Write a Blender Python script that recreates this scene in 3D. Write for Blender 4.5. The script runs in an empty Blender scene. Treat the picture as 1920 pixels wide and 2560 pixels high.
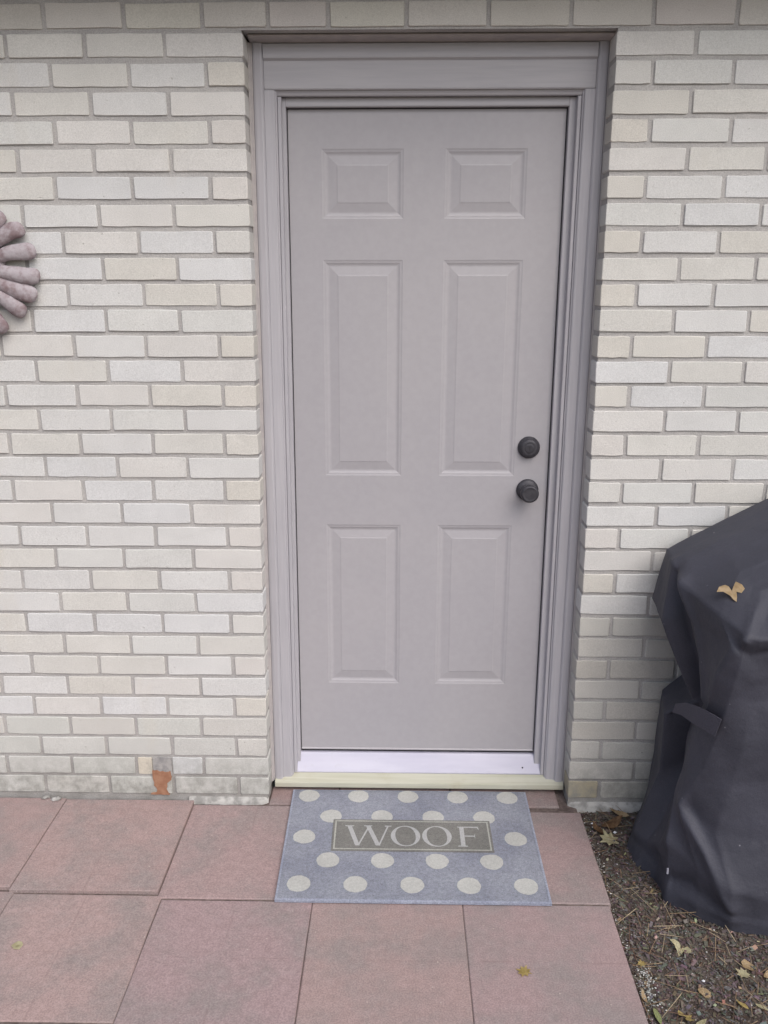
import bpy, bmesh, math, random
from mathutils import Vector, Matrix, noise
random.seed(7)
R = math.radians
scn = bpy.context.scene
COL = scn.collection

# ------------------------------------------------------------------ camera, sky, sun, exposure
cd = bpy.data.cameras.new('camera'); cam = bpy.data.objects.new('camera', cd); COL.objects.link(cam)
cam.location = (0.39977, -2.40640, 1.56248)
cam.rotation_euler = (1.3111324, 0.0002959, 0.0198064)
cd.sensor_fit = 'VERTICAL'; cd.sensor_height = 24.0; cd.sensor_width = 18.0
cd.lens = 2179.8 / 2560 * 24.0
cd.clip_start = 0.05; cd.clip_end = 500
scn.camera = cam

SUN_DIR = Vector((0.44, -0.74, 0.95)).normalized()
W = bpy.data.worlds.new("World"); scn.world = W; W.use_nodes = True
nt = W.node_tree; nt.nodes.clear()
sky = nt.nodes.new('ShaderNodeTexSky'); sky.sky_type = 'NISHITA'; sky.sun_disc = False
sky.sun_elevation = math.asin(SUN_DIR.z); sky.sun_rotation = math.atan2(SUN_DIR.x, SUN_DIR.y)
sky.dust_density = 4.0; sky.air_density = 1.0
hs = nt.nodes.new('ShaderNodeHueSaturation'); hs.inputs['Saturation'].default_value = 0.75   # cloud veil
bg = nt.nodes.new('ShaderNodeBackground'); bg.inputs['Strength'].default_value = 0.10
wo = nt.nodes.new('ShaderNodeOutputWorld')
nt.links.new(sky.outputs[0], hs.inputs['Color']); nt.links.new(hs.outputs[0], bg.inputs['Color'])
nt.links.new(bg.outputs[0], wo.inputs['Surface'])
sd = bpy.data.lights.new('sun', 'SUN'); sun = bpy.data.objects.new('sun', sd); COL.objects.link(sun)
sd.energy = 1.10; sd.angle = R(60); sd.color = (1.0, 0.99, 0.975)
sun.rotation_euler = SUN_DIR.to_track_quat('Z', 'Y').to_euler(); sun.location = (-3, -4, 6)

scn.view_settings.view_transform = 'Standard'; scn.view_settings.look = 'None'
scn.view_settings.gamma = 1.0; scn.view_settings.use_curve_mapping = False
scn.view_settings.exposure = 0.74

# ------------------------------------------------------------------ helpers
def link(o, parent=None):
    COL.objects.link(o)
    if parent is not None: o.parent = parent
    return o
def tag(o, label=None, cat=None, group=None, kind=None):
    if label: o['label'] = label
    if cat: o['category'] = cat
    if group: o['group'] = group
    if kind: o['kind'] = kind
    return o
def empty(name, loc=(0, 0, 0)):
    o = bpy.data.objects.new(name, None); o.empty_display_size = 0.05; o.location = loc
    return link(o)
def mesh_obj(name, verts, faces, mat, parent=None, smooth=False):
    me = bpy.data.meshes.new(name); me.from_pydata([tuple(v) for v in verts], [], faces); me.update()
    bm = bmesh.new(); bm.from_mesh(me); bmesh.ops.recalc_face_normals(bm, faces=bm.faces); bm.to_mesh(me); bm.free()
    if smooth: me.polygons.foreach_set('use_smooth', [True] * len(me.polygons))
    me.materials.append(mat)
    o = bpy.data.objects.new(name, me); return link(o, parent)
def bm_obj(name, bm, mat, parent=None, smooth=False):
    bmesh.ops.recalc_face_normals(bm, faces=bm.faces)
    me = bpy.data.meshes.new(name); bm.to_mesh(me); bm.free()
    if smooth: me.polygons.foreach_set('use_smooth', [True] * len(me.polygons))
    me.materials.append(mat)
    o = bpy.data.objects.new(name, me); return link(o, parent)
def box_geo(x0, x1, y0, y1, z0, z1):
    v = [(x0, y0, z0), (x1, y0, z0), (x1, y1, z0), (x0, y1, z0), (x0, y0, z1), (x1, y0, z1), (x1, y1, z1), (x0, y1, z1)]
    f = [(0, 3, 2, 1), (4, 5, 6, 7), (0, 1, 5, 4), (1, 2, 6, 5), (2, 3, 7, 6), (3, 0, 4, 7)]
    return v, f
def merge(parts):
    V, F = [], []
    for v, f in parts:
        n = len(V); V += list(v); F += [tuple(i + n for i in q) for q in f]
    return V, F
def lathe(prof, n=40):                          # prof: (radius, depth towards -Y)
    V, F = [], []
    for r, d in prof:
        for k in range(n):
            a = 2 * math.pi * k / n
            V.append((r * math.cos(a), -d, r * math.sin(a)))
    for i in range(len(prof) - 1):
        for k in range(n):
            a, b = i * n + k, i * n + (k + 1) % n
            F.append((a, b, b + n, a + n))
    F.append(tuple(range((len(prof) - 1) * n, len(prof) * n)))
    return V, F

class Mat:
    def __init__(s, name, rough=0.8, spec=0.3, metal=0.0):
        s.m = bpy.data.materials.new(name); s.m.use_nodes = True
        s.t = s.m.node_tree; s.b = s.t.nodes['Principled BSDF']
        s.b.inputs['Roughness'].default_value = rough; s.b.inputs['Metallic'].default_value = metal
        s.b.inputs['Specular IOR Level'].default_value = spec
        s.g = s.t.nodes.new('ShaderNodeNewGeometry'); s.h = None
    def n(s, ty): return s.t.nodes.new(ty)
    def l(s, a, b): s.t.links.new(a, b)
    def pos(s, scale=(1, 1, 1)):
        mp = s.n('ShaderNodeMapping'); mp.inputs['Scale'].default_value = scale
        s.l(s.g.outputs['Position'], mp.inputs['Vector']); return mp.outputs[0]
    def noise(s, scale, detail=3, rough=0.55, stretch=(1, 1, 1), vec=None):
        t = s.n('ShaderNodeTexNoise'); t.inputs['Scale'].default_value = scale; t.inputs['Detail'].default_value = detail
        t.inputs['Roughness'].default_value = rough
        s.l(vec if vec is not None else s.pos(stretch), t.inputs['Vector']); return t.outputs['Fac']
    def ramp(s, fac, lo, hi, a=0.0, b=1.0):
        r = s.n('ShaderNodeMapRange'); r.inputs['From Min'].default_value = lo; r.inputs['From Max'].default_value = hi
        r.inputs['To Min'].default_value = a; r.inputs['To Max'].default_value = b; r.interpolation_type = 'SMOOTHSTEP'
        s.l(fac, r.inputs['Value']); return r.outputs[0]
    def math(s, op, a, b):
        m = s.n('ShaderNodeMath'); m.operation = op
        for i, x in enumerate((a, b)):
            if isinstance(x, (int, float)): m.inputs[i].default_value = x
            else: s.l(x, m.inputs[i])
        return m.outputs[0]
    def mix(s, fac, a, b, mode='MIX'):
        m = s.n('ShaderNodeMix'); m.data_type = 'RGBA'; m.blend_type = mode
        if isinstance(fac, (int, float)): m.inputs[0].default_value = fac
        else: s.l(fac, m.inputs[0])
        for i, x in ((6, a), (7, b)):
            if isinstance(x, tuple): m.inputs[i].default_value = (*x, 1)
            else: s.l(x, m.inputs[i])
        return m.outputs[2]
    def col(s, c):
        if isinstance(c, tuple): s.b.inputs['Base Color'].default_value = (*c, 1)
        else: s.l(c, s.b.inputs['Base Color'])
        return s
    def bump(s, h, strength=0.3, dist=0.002):
        b = s.n('ShaderNodeBump'); b.inputs['Strength'].default_value = strength; b.inputs['Distance'].default_value = dist
        s.l(h, b.inputs['Height'])
        if s.h is not None: s.l(s.h, b.inputs['Normal'])
        s.h = b.outputs[0]; s.l(s.h, s.b.inputs['Normal']); return s
    def objcol(s):
        o = s.n('ShaderNodeObjectInfo'); return o.outputs['Color'], o.outputs['Random']
    def z(s):
        x = s.n('ShaderNodeSeparateXYZ'); s.l(s.g.outputs['Position'], x.inputs[0]); return x.outputs

def scale_col(m, c, lo, hi, fac):                # multiply colour by lo..hi with fac
    v = m.ramp(fac, 0.25, 0.75, lo, hi)
    cc = m.n('ShaderNodeCombineColor'); [m.l(v, cc.inputs[i]) for i in range(3)]
    return m.mix(1.0, c, cc.outputs[0], 'MULTIPLY')

# --- brick
m = Mat('buff_brick', 0.9, 0.2); c, rnd = m.objcol()
c = scale_col(m, c, 0.96, 1.04, m.noise(9, 3))
c = scale_col(m, c, 0.88, 1.10, m.noise(420, 2))
spk = m.ramp(m.noise(150, 2), 0.66, 0.74)
c = m.mix(m.math('MULTIPLY', spk, 0.28), c, (0.30, 0.27, 0.23))
stain = m.ramp(m.noise(4.5, 4, stretch=(1.6, 1, 0.5)), 0.58, 0.78, 0, 0.28)
c = m.mix(stain, c, (0.52, 0.48, 0.41))
zz = m.z()[2]                                    # splash dirt of the lowest courses
dirt = m.math('MULTIPLY', m.ramp(zz, 0.20, 0.0), m.ramp(m.noise(24, 5, 0.7), 0.32, 0.70, 0.15, 0.90))
c = m.mix(dirt, c, (0.25, 0.25, 0.23))
pit = m.math('MULTIPLY', m.ramp(m.noise(95, 2), 0.69, 0.75), m.ramp(m.noise(9, 2), .42, .58))
c = m.mix(m.math('MULTIPLY', pit, 0.45), c, (0.20, 0.19, 0.175))
m.col(c).bump(m.math('MULTIPLY', pit, -1.0), 0.5, 0.003).bump(m.noise(260, 4, 0.7), 0.45, 0.0016).bump(m.noise(28, 3), 0.16, 0.003)
M_BRICK = m.m
# --- mortar
m = Mat('grey_mortar', 0.95, 0.1)
c = m.mix(m.ramp(m.noise(7, 3), 0.3, 0.7), (0.375, 0.362, 0.358), (0.44, 0.425, 0.415))
c = scale_col(m, c, 0.82, 1.12, m.noise(330, 2))
dirt = m.math('MULTIPLY', m.ramp(m.z()[2], 0.25, 0.0), m.ramp(m.noise(12, 4), 0.3, 0.7, 0.2, 0.7))
m.col(m.mix(dirt, c, (0.20, 0.195, 0.18))).bump(m.noise(190, 4, 0.7), 0.6, 0.003); M_MORTAR = m.m
m = Mat('patched_mortar', 0.95, 0.1)
c = m.mix(m.ramp(m.noise(40, 4), 0.35, 0.65), (0.24, 0.235, 0.24), (0.36, 0.35, 0.34))
m.col(c).bump(m.noise(120, 4, 0.7), 0.7, 0.003); M_PATCH = m.m
m = Mat('bare_orange_clay', 0.9, 0.15)
c = m.mix(m.ramp(m.noise(60, 4), 0.3, 0.7), (0.27, 0.135, 0.085), (0.34, 0.19, 0.125))
m.col(c).bump(m.noise(170, 4), 0.5, 0.002); M_CLAY = m.m
# --- painted door (smooth steel) and painted wood frame
m = Mat('door_paint', 0.46, 0.4)
c = m.mix(m.ramp(m.noise(1.6, 3), 0.35, 0.65), (0.355, 0.343, 0.368), (0.375, 0.361, 0.382))
c = scale_col(m, c, 0.975, 1.02, m.noise(60, 3))
m.col(c).bump(m.noise(420, 2), 0.10, 0.0006).bump(m.noise(6, 2), 0.10, 0.003); M_DOOR = m.m
m = Mat('frame_paint', 0.55, 0.35)
gr = m.noise(26, 4, 0.6, stretch=(5, 5, 0.22))
c = m.mix(m.ramp(gr, 0.3, 0.7), (0.366, 0.357, 0.388), (0.406, 0.395, 0.424))
c = scale_col(m, c, 0.96, 1.03, m.noise(3, 3))
m.col(c).bump(gr, 0.22, 0.0012).bump(m.noise(300, 2), 0.1, 0.0006); M_FRAME = m.m
m = Mat('frame_paint_head', 0.55, 0.35)
gr = m.noise(26, 4, 0.6, stretch=(0.22, 5, 5))
c = m.mix(m.ramp(gr, 0.3, 0.7), (0.374, 0.365, 0.392), (0.412, 0.401, 0.424))
m.col(c).bump(gr, 0.25, 0.0012); M_HEAD = m.m
m = Mat('caulk', 0.6, 0.3); m.col(m.mix(m.ramp(m.noise(30, 3), .3, .7), (0.36, 0.335, 0.34), (0.42, 0.39, 0.385))).bump(m.noise(50, 3), .4, .002); M_CAULK = m.m
m = Mat('dark_rubber', 0.8, 0.2); m.col((0.035, 0.033, 0.038)); M_RUBBER = m.m
m = Mat('bare_pine_sill', 0.75, 0.2)
gr = m.noise(30, 4, 0.6, stretch=(0.12, 4, 4))
c = m.mix(m.ramp(gr, 0.3, 0.7), (0.41, 0.405, 0.325), (0.475, 0.47, 0.40))
dm = m.ramp(m.noise(9, 4), 0.52, 0.75, 0, 0.45)
m.col(m.mix(dm, c, (0.33, 0.29, 0.20))).bump(gr, 0.2, 0.001); M_SILL = m.m
m = Mat('white_threshold', 0.35, 0.5)
c = m.mix(m.ramp(m.noise(8, 4, stretch=(0.4, 2, 2)), 0.3, 0.7), (0.43, 0.42, 0.52), (0.50, 0.49, 0.58))
m.col(m.mix(m.ramp(m.noise(35, 4), .6, .8, 0, .25), c, (0.36, 0.35, 0.38))).bump(m.noise(200, 2), 0.08, 0.0006); M_THRESH = m.m
m = Mat('oil_rubbed_bronze', 0.52, 0.45, 0.4)
m.col(m.mix(m.ramp(m.noise(60, 3), .3, .7), (0.042, 0.041, 0.050), (0.062, 0.060, 0.070))); M_BRONZE = m.m
# --- pavers
m = Mat('red_paver', 0.92, 0.15); oc, rnd = m.objcol()
tc = m.n('ShaderNodeTexCoord')
c = oc
gz = m.ramp(m.noise(4.2, 6, 0.68), 0.40, 0.66, 0, 0.75)
c = m.mix(gz, c, (0.238, 0.212, 0.206))
c = m.mix(m.ramp(m.noise(2.0, 3, vec=None, stretch=(1.3, 0.8, 1)), 0.5, 0.75, 0, .45), c, (0.300, 0.212, 0.207))
c = scale_col(m, c, 0.78, 1.20, m.noise(260, 3, 0.7))
c = scale_col(m, c, 0.93, 1.06, m.noise(45, 3))
sep = m.n('ShaderNodeSeparateXYZ'); m.l(tc.outputs['Object'], sep.inputs[0])
def line(o):                                     # faint score lines across each slab
    a = m.math('ABSOLUTE', o, 0.0); return m.ramp(a, 0.0035, 0.0005)
sc = m.math('MAXIMUM', line(sep.outputs[0]), line(sep.outputs[1]))
c = m.mix(m.math('MULTIPLY', sc, m.ramp(m.noise(6, 3), .45, .65, 0, .3)), c, (0.19, 0.13, 0.125))
vo = m.n('ShaderNodeTexVoronoi'); vo.inputs['Scale'].default_value = 38; m.l(m.pos(), vo.inputs['Vector'])
sp = m.math('MULTIPLY', m.ramp(vo.outputs['Distance'], 0.09, 0.05), m.ramp(m.noise(21, 1), 0.56, 0.6))
c = m.mix(m.math('MULTIPLY', sp, 0.7), c, (0.48, 0.42, 0.38))
m.col(c).bump(m.noise(300, 4, 0.75), 0.45, 0.0018).bump(m.noise(7, 3), 0.25, 0.006)
m.bump(m.math('MULTIPLY', sc, -1.0), 0.15, 0.001); M_PAVER = m.m
m = Mat('joint_sand', 0.95, 0.1)
m.col(m.mix(m.ramp(m.noise(60, 4), .3, .7), (0.09, 0.07, 0.065), (0.17, 0.135, 0.125))).bump(m.noise(200, 3), .6, .003); M_JOINT = m.m
# --- mat
def mat_cloth(name, a, b, amp=0.24):
    m = Mat(name, 0.97, 0.1)
    c = m.mix(m.ramp(m.noise(5, 4), 0.32, 0.68), a, b)
    c = scale_col(m, c, 1 - amp * 1.15, 1 + amp * 1.15, m.noise(290, 3, 0.8))
    c = scale_col(m, c, 1 - amp * 0.6, 1 + amp * 0.6, m.noise(110, 3, 0.7))
    m.col(c).bump(m.noise(330, 3, 0.8), 0.9, 0.004).bump(m.noise(60, 3), 0.3, 0.003)
    m.b.inputs['Sheen Weight'].default_value = 0.15
    return m.m
M_MAT = mat_cloth('blue_grey_pile', (0.205, 0.217, 0.272), (0.278, 0.292, 0.343))
M_EDGE = mat_cloth('pale_blue_binding', (0.27, 0.295, 0.385), (0.33, 0.35, 0.43))
M_DOT = mat_cloth('cream_pile', (0.44, 0.44, 0.42), (0.51, 0.51, 0.488), 0.12)
M_PANEL = mat_cloth('grey_pile', (0.150, 0.147, 0.137), (0.200, 0.196, 0.182), 0.22)
M_LETTER = mat_cloth('pale_letter_pile', (0.38, 0.385, 0.395), (0.45, 0.45, 0.45), 0.14)
M_LINE = mat_cloth('pale_line_pile', (0.36, 0.36, 0.33), (0.42, 0.42, 0.38), 0.2)
# --- grill cover
m = Mat('black_cover_cloth', 0.62, 0.35)
c = m.mix(m.ramp(m.noise(3.5, 4), 0.35, 0.7), (0.041, 0.042, 0.057), (0.056, 0.057, 0.077))
c = m.mix(m.ramp(m.noise(11, 5, 0.7), 0.60, 0.80, 0, 0.30), c, (0.115, 0.115, 0.135))
c = scale_col(m, c, 0.85, 1.15, m.noise(500, 2))
vo = m.n('ShaderNodeTexVoronoi'); vo.inputs['Scale'].default_value = 26; m.l(m.pos(), vo.inputs['Vector'])
sp = m.math('MULTIPLY', m.ramp(vo.outputs['Distance'], 0.085, 0.05), m.ramp(m.noise(13, 1), 0.57, 0.6))
c = m.mix(m.math('MULTIPLY', sp, 0.5), c, (0.32, 0.32, 0.36))
m.col(c).bump(m.noise(700, 2), 0.35, 0.0008).bump(m.noise(19, 5, 0.65), 0.5, 0.006)
M_COVER = m.m
m = Mat('cover_strap_web', 0.7, 0.3); m.col(scale_col(m, (0.062, 0.060, 0.080), .85, 1.15, m.noise(300, 2))).bump(m.noise(600, 2), .3, .001); M_STRAP = m.m
m = Mat('white_tag', 0.6, 0.3); m.col((0.30, 0.30, 0.36)); M_TAG = m.m
# --- ornament
m = Mat('weathered_clay', 0.85, 0.25)
c = m.mix(m.ramp(m.noise(22, 5, 0.65), 0.35, 0.65), (0.215, 0.160, 0.17), (0.39, 0.355, 0.38))
c = m.mix(m.ramp(m.noise(60, 4), 0.55, 0.75, 0, .5), c, (0.19, 0.13, 0.125))
m.col(c).bump(m.noise(120, 4), 0.5, 0.002).bump(m.noise(30, 3), .4, .004); M_CLAYSUN = m.m
# --- vertex coloured litter
def vcol(name, rough=0.9, amp=0.12):
    m = Mat(name, rough, 0.15); a = m.n('ShaderNodeVertexColor'); a.layer_name = 'Col'
    m.col(scale_col(m, a.outputs['Color'], 1 - amp, 1 + amp, m.noise(140, 3))).bump(m.noise(260, 3), .4, .0015); return m.m
M_LITTER = vcol('litter')
def leafmat(name, a, b):
    m = Mat(name, 0.75, 0.25); c = m.mix(m.ramp(m.noise(70, 4), .35, .65), a, b)
    m.col(c).bump(m.noise(180, 3), .4, .0012); return m.m
M_LEAF = {'tan': leafmat('tan_leaf', (0.44, 0.32, 0.18), (0.55, 0.43, 0.28)), 'pale': leafmat('pale_leaf', (0.46, 0.42, 0.26), (0.60, 0.56, 0.38)),
          'yellow': leafmat('yellow_leaf', (0.44, 0.34, 0.12), (0.56, 0.45, 0.20)), 'brown': leafmat('brown_leaf', (0.16, 0.095, 0.055), (0.26, 0.16, 0.09)),
          'green': leafmat('green_leaf', (0.26, 0.30, 0.13), (0.37, 0.40, 0.20))}
# --- soil / ground
m = Mat('dark_soil', 0.98, 0.1)
c = m.mix(m.ramp(m.noise(14, 5, 0.65), 0.35, 0.65), (0.055, 0.042, 0.036), (0.13, 0.105, 0.09))
c = m.mix(m.ramp(m.noise(75, 4, 0.7), 0.50, 0.70), c, (0.185, 0.165, 0.15))
c = m.mix(m.ramp(m.noise(48, 4, 0.7), 0.60, 0.72), c, (0.10, 0.055, 0.04))
m.col(c).bump(m.noise(110, 5, 0.75), 0.9, 0.008); M_SOIL = m.m
m = Mat('yard_ground', 0.95, 0.1)
c = m.mix(m.ramp(m.noise(1.2, 5), 0.35, 0.65), (0.10, 0.10, 0.055), (0.16, 0.13, 0.09))
m.col(scale_col(m, c, .7, 1.3, m.noise(60, 4))).bump(m.noise(80, 4), .8, .01); M_GROUND = m.m
m = Mat('eave_paint', 0.6, 0.3); m.col(scale_col(m, (0.34, 0.325, 0.35), .95, 1.05, m.noise(8, 3))); M_EAVE = m.m

# ------------------------------------------------------------------ ground, soil bed, patio
g = mesh_obj('ground', [(-120, -120, -0.10), (120, -120, -0.10), (120, 120, -0.10), (-120, 120, -0.10)], [(0, 1, 2, 3)], M_GROUND)
tag(g, kind='structure')

def soil_h(x, y):
    p = Vector((x, y, 0))
    h = -0.047 + 0.010 * noise.noise(p * 5) + 0.006 * noise.noise(p * 17) + 0.0035 * noise.noise(p * 55)
    h += 0.012 * max(0, 1 - abs(y) / 0.10)                                  # banked against the wall
    h -= 0.006 * max(0, 1 - (x - 0.955) / 0.03) if x < 0.985 else 0
    return h
V, F = [], []
xs = [0.925 + 0.0125 * i for i in range(70)] + [1.80 + 0.1 * i for i in range(15)]
ys = [-2.6 + 0.12 * i for i in range(11)] + [-1.27 + 0.0125 * i for i in range(104)]
for y in ys:
    for x in xs: V.append((x, y, soil_h(x, y)))
n = len(xs)
for j in range(len(ys) - 1):
    for i in range(n - 1): F.append((j * n + i, j * n + i + 1, (j + 1) * n + i + 1, (j + 1) * n + i))
so = mesh_obj('soil_bed', V, F, M_SOIL, smooth=True); tag(so, kind='structure')

patio = empty('patio', (0, 0, -0.02)); tag(patio, 'patio of square reddish concrete pavers before the door', None, None, 'structure')
def paver_geo(w, d, t=0.045, ch=0.0022, seed=0):
    rr = random.Random(seed); n = 8
    def ring(inset, z):
        hx, hy = w / 2 - inset, d / 2 - inset; pts = []
        cs = [(-hx, -hy), (hx, -hy), (hx, hy), (-hx, hy)]
        for k in range(4):
            a, b = cs[k], cs[(k + 1) % 4]
            for q in range(3):
                t_ = q / 3; jx, jy = (rr.uniform(-.0008, .0008), rr.uniform(-.0008, .0008)) if q else (0, 0)
                pts.append((a[0] + (b[0] - a[0]) * t_ + jx, a[1] + (b[1] - a[1]) * t_ + jy, z))
        return pts
    V = ring(ch, 0) + ring(0, -ch) + ring(0, -t); F = [tuple(range(12))]
    for k in range(2):
        for i in range(12):
            a, b = k * 12 + i, k * 12 + (i + 1) % 12; F.append((a, b, b + 12, a + 12))
    return V, F
def paver(x0, x1, y0, y1, z, tilt=(0, 0), col=None, rot=0.0):
    V, F = paver_geo(x1 - x0, y1 - y0, seed=int((x0 + 9) * 1000 + (y0 + 9) * 77))
    o = mesh_obj('paver', V, F, M_PAVER, patio)
    o.location = ((x0 + x1) / 2, (y0 + y1) / 2, z + 0.02); o.rotation_euler = (tilt[0], tilt[1], rot)
    k = random.uniform(0.93, 1.05); c = col or (0.325 * k, 0.240 * k, 0.236 * k * random.uniform(.97, 1.04))
    o.color = (*c, 1); return o
# measured slab edges (left to right): back row then front row
bx = [-1.050, -0.6465, -0.2430, 0.1610, 0.5620, 0.9580]
fx = [-1.030, -0.6310, -0.2300, 0.1715, 0.5665, 0.9530]
by = [(-0.418, -0.006), (-0.428, -0.008), (-0.444, -0.020), (-0.446, -0.034), (-0.444, -0.036)]
bz = [-0.012, -0.013, -0.021, -0.021, -0.022]
tl = [(0.003, 0.001), (0.002, -0.003), (0.0, 0.002), (0, 0), (-0.002, 0.003)]
for i in range(5):
    paver(bx[i] + .0008, bx[i + 1] - .0008, by[i][0], by[i][1], bz[i], tl[i])
fy0 = [-0.424, -0.434, -0.450, -0.451, -0.449]
for i in range(5):
    paver(fx[i] + .0008, fx[i + 1] - .0008, fy0[i] - (0.425 if i == 0 else 0.412 if i == 1 else 0.403), fy0[i] - .001, -0.022 + random.uniform(-.001, .001), (random.uniform(-.002, .002), random.uniform(-.002, .002)), rot=random.uniform(-.002, .004))
# cut strips in the door recess
st = [(-0.008, 0.205), (0.209, 0.560), (0.564, 0.897)]
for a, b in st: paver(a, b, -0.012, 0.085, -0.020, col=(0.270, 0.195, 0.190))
# rest of the patio, outside the picture
parts = []
for r in range(4):
    for i in range(-5, 5):
        x0 = -0.631 + 0.3975 * (i - 1) - 0.005 * r; y1 = -0.860 - 0.402 * r
        v, f = paver_geo(0.393, 0.397, seed=r * 31 + i + 50); parts.append(([(p[0] + x0 + .1965 + .3975 * 1, p[1] + y1 - .2, p[2] - .0225) for p in v], f))
for r, yy in ((0, -0.213), (1, -0.625)):
    for i in range(4):
        v, f = paver_geo(0.393, 0.400 if r == 0 else 0.397, seed=r * 7 + i); parts.append(([(p[0] - 1.245 - .402 * i, p[1] + yy, p[2] - .013) for p in v], f))
o = mesh_obj('paver', *merge(parts), M_PAVER, patio); o.location = (0, 0, 0.02); o.color = (0.330, 0.248, 0.240, 1); o['kind'] = 'stuff'
V, F = box_geo(-2.9, 0.950, -2.5, 0.09, -0.075, -0.0255); o = mesh_obj('sand_bed', V, F, M_JOINT, patio); o.location = (0, 0, 0.02)

# ------------------------------------------------------------------ brick wall
wall = empty('brick_wall', (0, 0, 0))
tag(wall, 'pale buff brick house wall with grey mortar around the door', 'wall', None, 'thing')
PZ = 0.06773; JT = 0.0108
def edgeL(z): return -0.0025 - 0.0075 * max(0, 1 - z)
def edgeR(z): return 0.9310 - 0.0075 * max(0, 1 - z)
def ztop(k): return 32 * PZ - (k - 1) * PZ                   # top boundary of course k
def brick_mesh(L, H, D, seed):
    rr = random.Random(seed); ch = 0.0015
    nl = 4
    def ring(ins, y, j):
        hx, hz = L / 2 - ins, H / 2 - ins; P = []
        cut = 0.0025
        for a, b, nseg in (((-hx + cut, -hz), (hx - cut, -hz), nl), ((hx, -hz + cut), (hx, hz - cut), 1), ((hx - cut, hz), (-hx + cut, hz), nl), ((-hx, hz - cut), (-hx, -hz + cut), 1)):
            for q in range(nseg + 1):
                if nseg == 1 or q in (0, nseg) or True:
                    t = q / nseg
                    P.append((a[0] + (b[0] - a[0]) * t + rr.uniform(-j, j), y, a[1] + (b[1] - a[1]) * t + rr.uniform(-j, j)))
        return P
    base = ring(0, ch, 0.0009); n = len(base)
    front = []
    for (x, y, z) in base:
        s = 1
        front.append((x - math.copysign(ch, x) * (abs(x) > L / 2 - .006) , 0.0 + rr.uniform(-.0004, .0004), z - math.copysign(ch * rr.uniform(.5, 1.1), z)))
    back = [(x, D, z) for (x, y, z) in base]
    V = front + base + back; F = [tuple(range(n))]
    for k in range(2):
        for i in range(n):
            a, b = k * n + i, k * n + (i + 1) % n; F.append((a, b, b + n, a + n))
    return V, F
BL = {'full': 0.192, 'half': 0.088}
BM = {}
for kind, L in BL.items():
    for s in range(8):
        V, F = brick_mesh(L, PZ - JT, 0.092, s + (100 if kind == 'half' else 0))
        me = bpy.data.meshes.new('brick'); me.from_pydata(V, [], F)
        bm = bmesh.new(); bm.from_mesh(me); bmesh.ops.recalc_face_normals(bm, faces=bm.faces); bm.to_mesh(me); bm.free()
        me.materials.append(M_BRICK); BM[kind, s] = me
PAL = [(.605, .600, .590)] * 5 + [(.60, .605, .615)] * 3 + [(.585, .565, .515)] * 4 + [(.60, .575, .545)] * 3 + [(.56, .53, .465)] * 1 + [(.575, .575, .55)] * 2
PAL = [tuple(.5 * q + .5 * p for q, p in zip(c_, (.60, .60, .585))) for c_ in PAL]
PALH = [(.585, .560, .505), (.58, .545, .480), (.60, .570, .535), (.59, .578, .545), (.57, .54, .475)]
PALH = [tuple(.62 * q + .38 * p for q, p in zip(c_, (.60, .595, .58))) for c_ in PALH]
stuffV = []
def brick(x0, x1, k, seen=True, col=None, dz=None):
    if x1 - x0 < 0.02: return
    z = ztop(k) - PZ / 2 - 0.0 + (random.uniform(-.0011, .0011) if dz is None else dz)
    L = x1 - x0; kind = 'half' if L < 0.135 else 'full'
    y = random.uniform(-0.0012, 0.0012)
    c = col or (random.choice(PALH) if kind == 'half' else random.choice(PAL)); f = random.uniform(.97, 1.02)
    if not seen:
        V, F = brick_mesh(L, PZ - JT, 0.092, int(x0 * 1000) + k * 17); stuffV.append(([(p[0] + (x0 + x1) / 2, p[1] + y, p[2] + z) for p in V], F)); return
    o = bpy.data.objects.new('brick', BM[kind, random.randrange(8)]); link(o, wall)
    o.location = ((x0 + x1) / 2, y, z); o.scale = (L / BL[kind], 1, random.uniform(.985, 1.015) * (.955 if 0 < k < 9 else 1.0))
    o.rotation_euler = (random.uniform(-.006, .006), random.uniform(-.0028, .0028), random.uniform(-.003, .003))
    f *= .965; o.color = (c[0] * f, c[1] * f, c[2] * f * 1.01, 1); return o
# head-joint positions (m) per course, measured: left of the opening (leftwards) and right of it
LJ = {1: [-.2005, -.402, -.603], 2: [-.0977, -.2948, -.4956], 3: [-.198, -.398, -.599], 4: [-.097, -.2986, -.497], 5: [-.1995, -.401, -.601], 6: [-.101, -.3064, -.510],
      7: [-.201, -.400, -.6036], 8: [-.097, -.299, -.501], 9: [-.200, -.4006, -.6034], 10: [-.0946, -.2956, -.501], 11: [-.201, -.4027, -.605], 12: [-.0975, -.300, -.4968, -.698],
      13: [-.204, -.409, -.608], 14: [-.0947, -.298, -.4996, -.7007], 15: [-.2035, -.410, -.6136], 16: [-.0973, -.299, -.504, -.705], 17: [-.2037, -.404, -.610], 18: [-.102, -.3075, -.5075, -.7095],
      19: [-.2014, -.4025, -.604], 20: [-.1004, -.3094, -.509, -.7037], 21: [-.2037, -.407, -.607], 22: [-.101, -.3075, -.510, -.7125], 23: [-.204, -.406, -.6054], 24: [-.103, -.306, -.510, -.7155],
      25: [-.205, -.407, -.607], 26: [-.1027, -.305, -.509, -.7124], 27: [-.2046, -.411, -.6104, -.812], 28: [-.1046, -.3095, -.5124, -.7187], 29: [-.209, -.4116, -.614, -.8177],
      30: [-.104, -.3047, -.5075, -.712], 31: [-.2084, -.4193, -.623, -.8246], 32: [-.103, -.306, -.508, -.711]}
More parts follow.
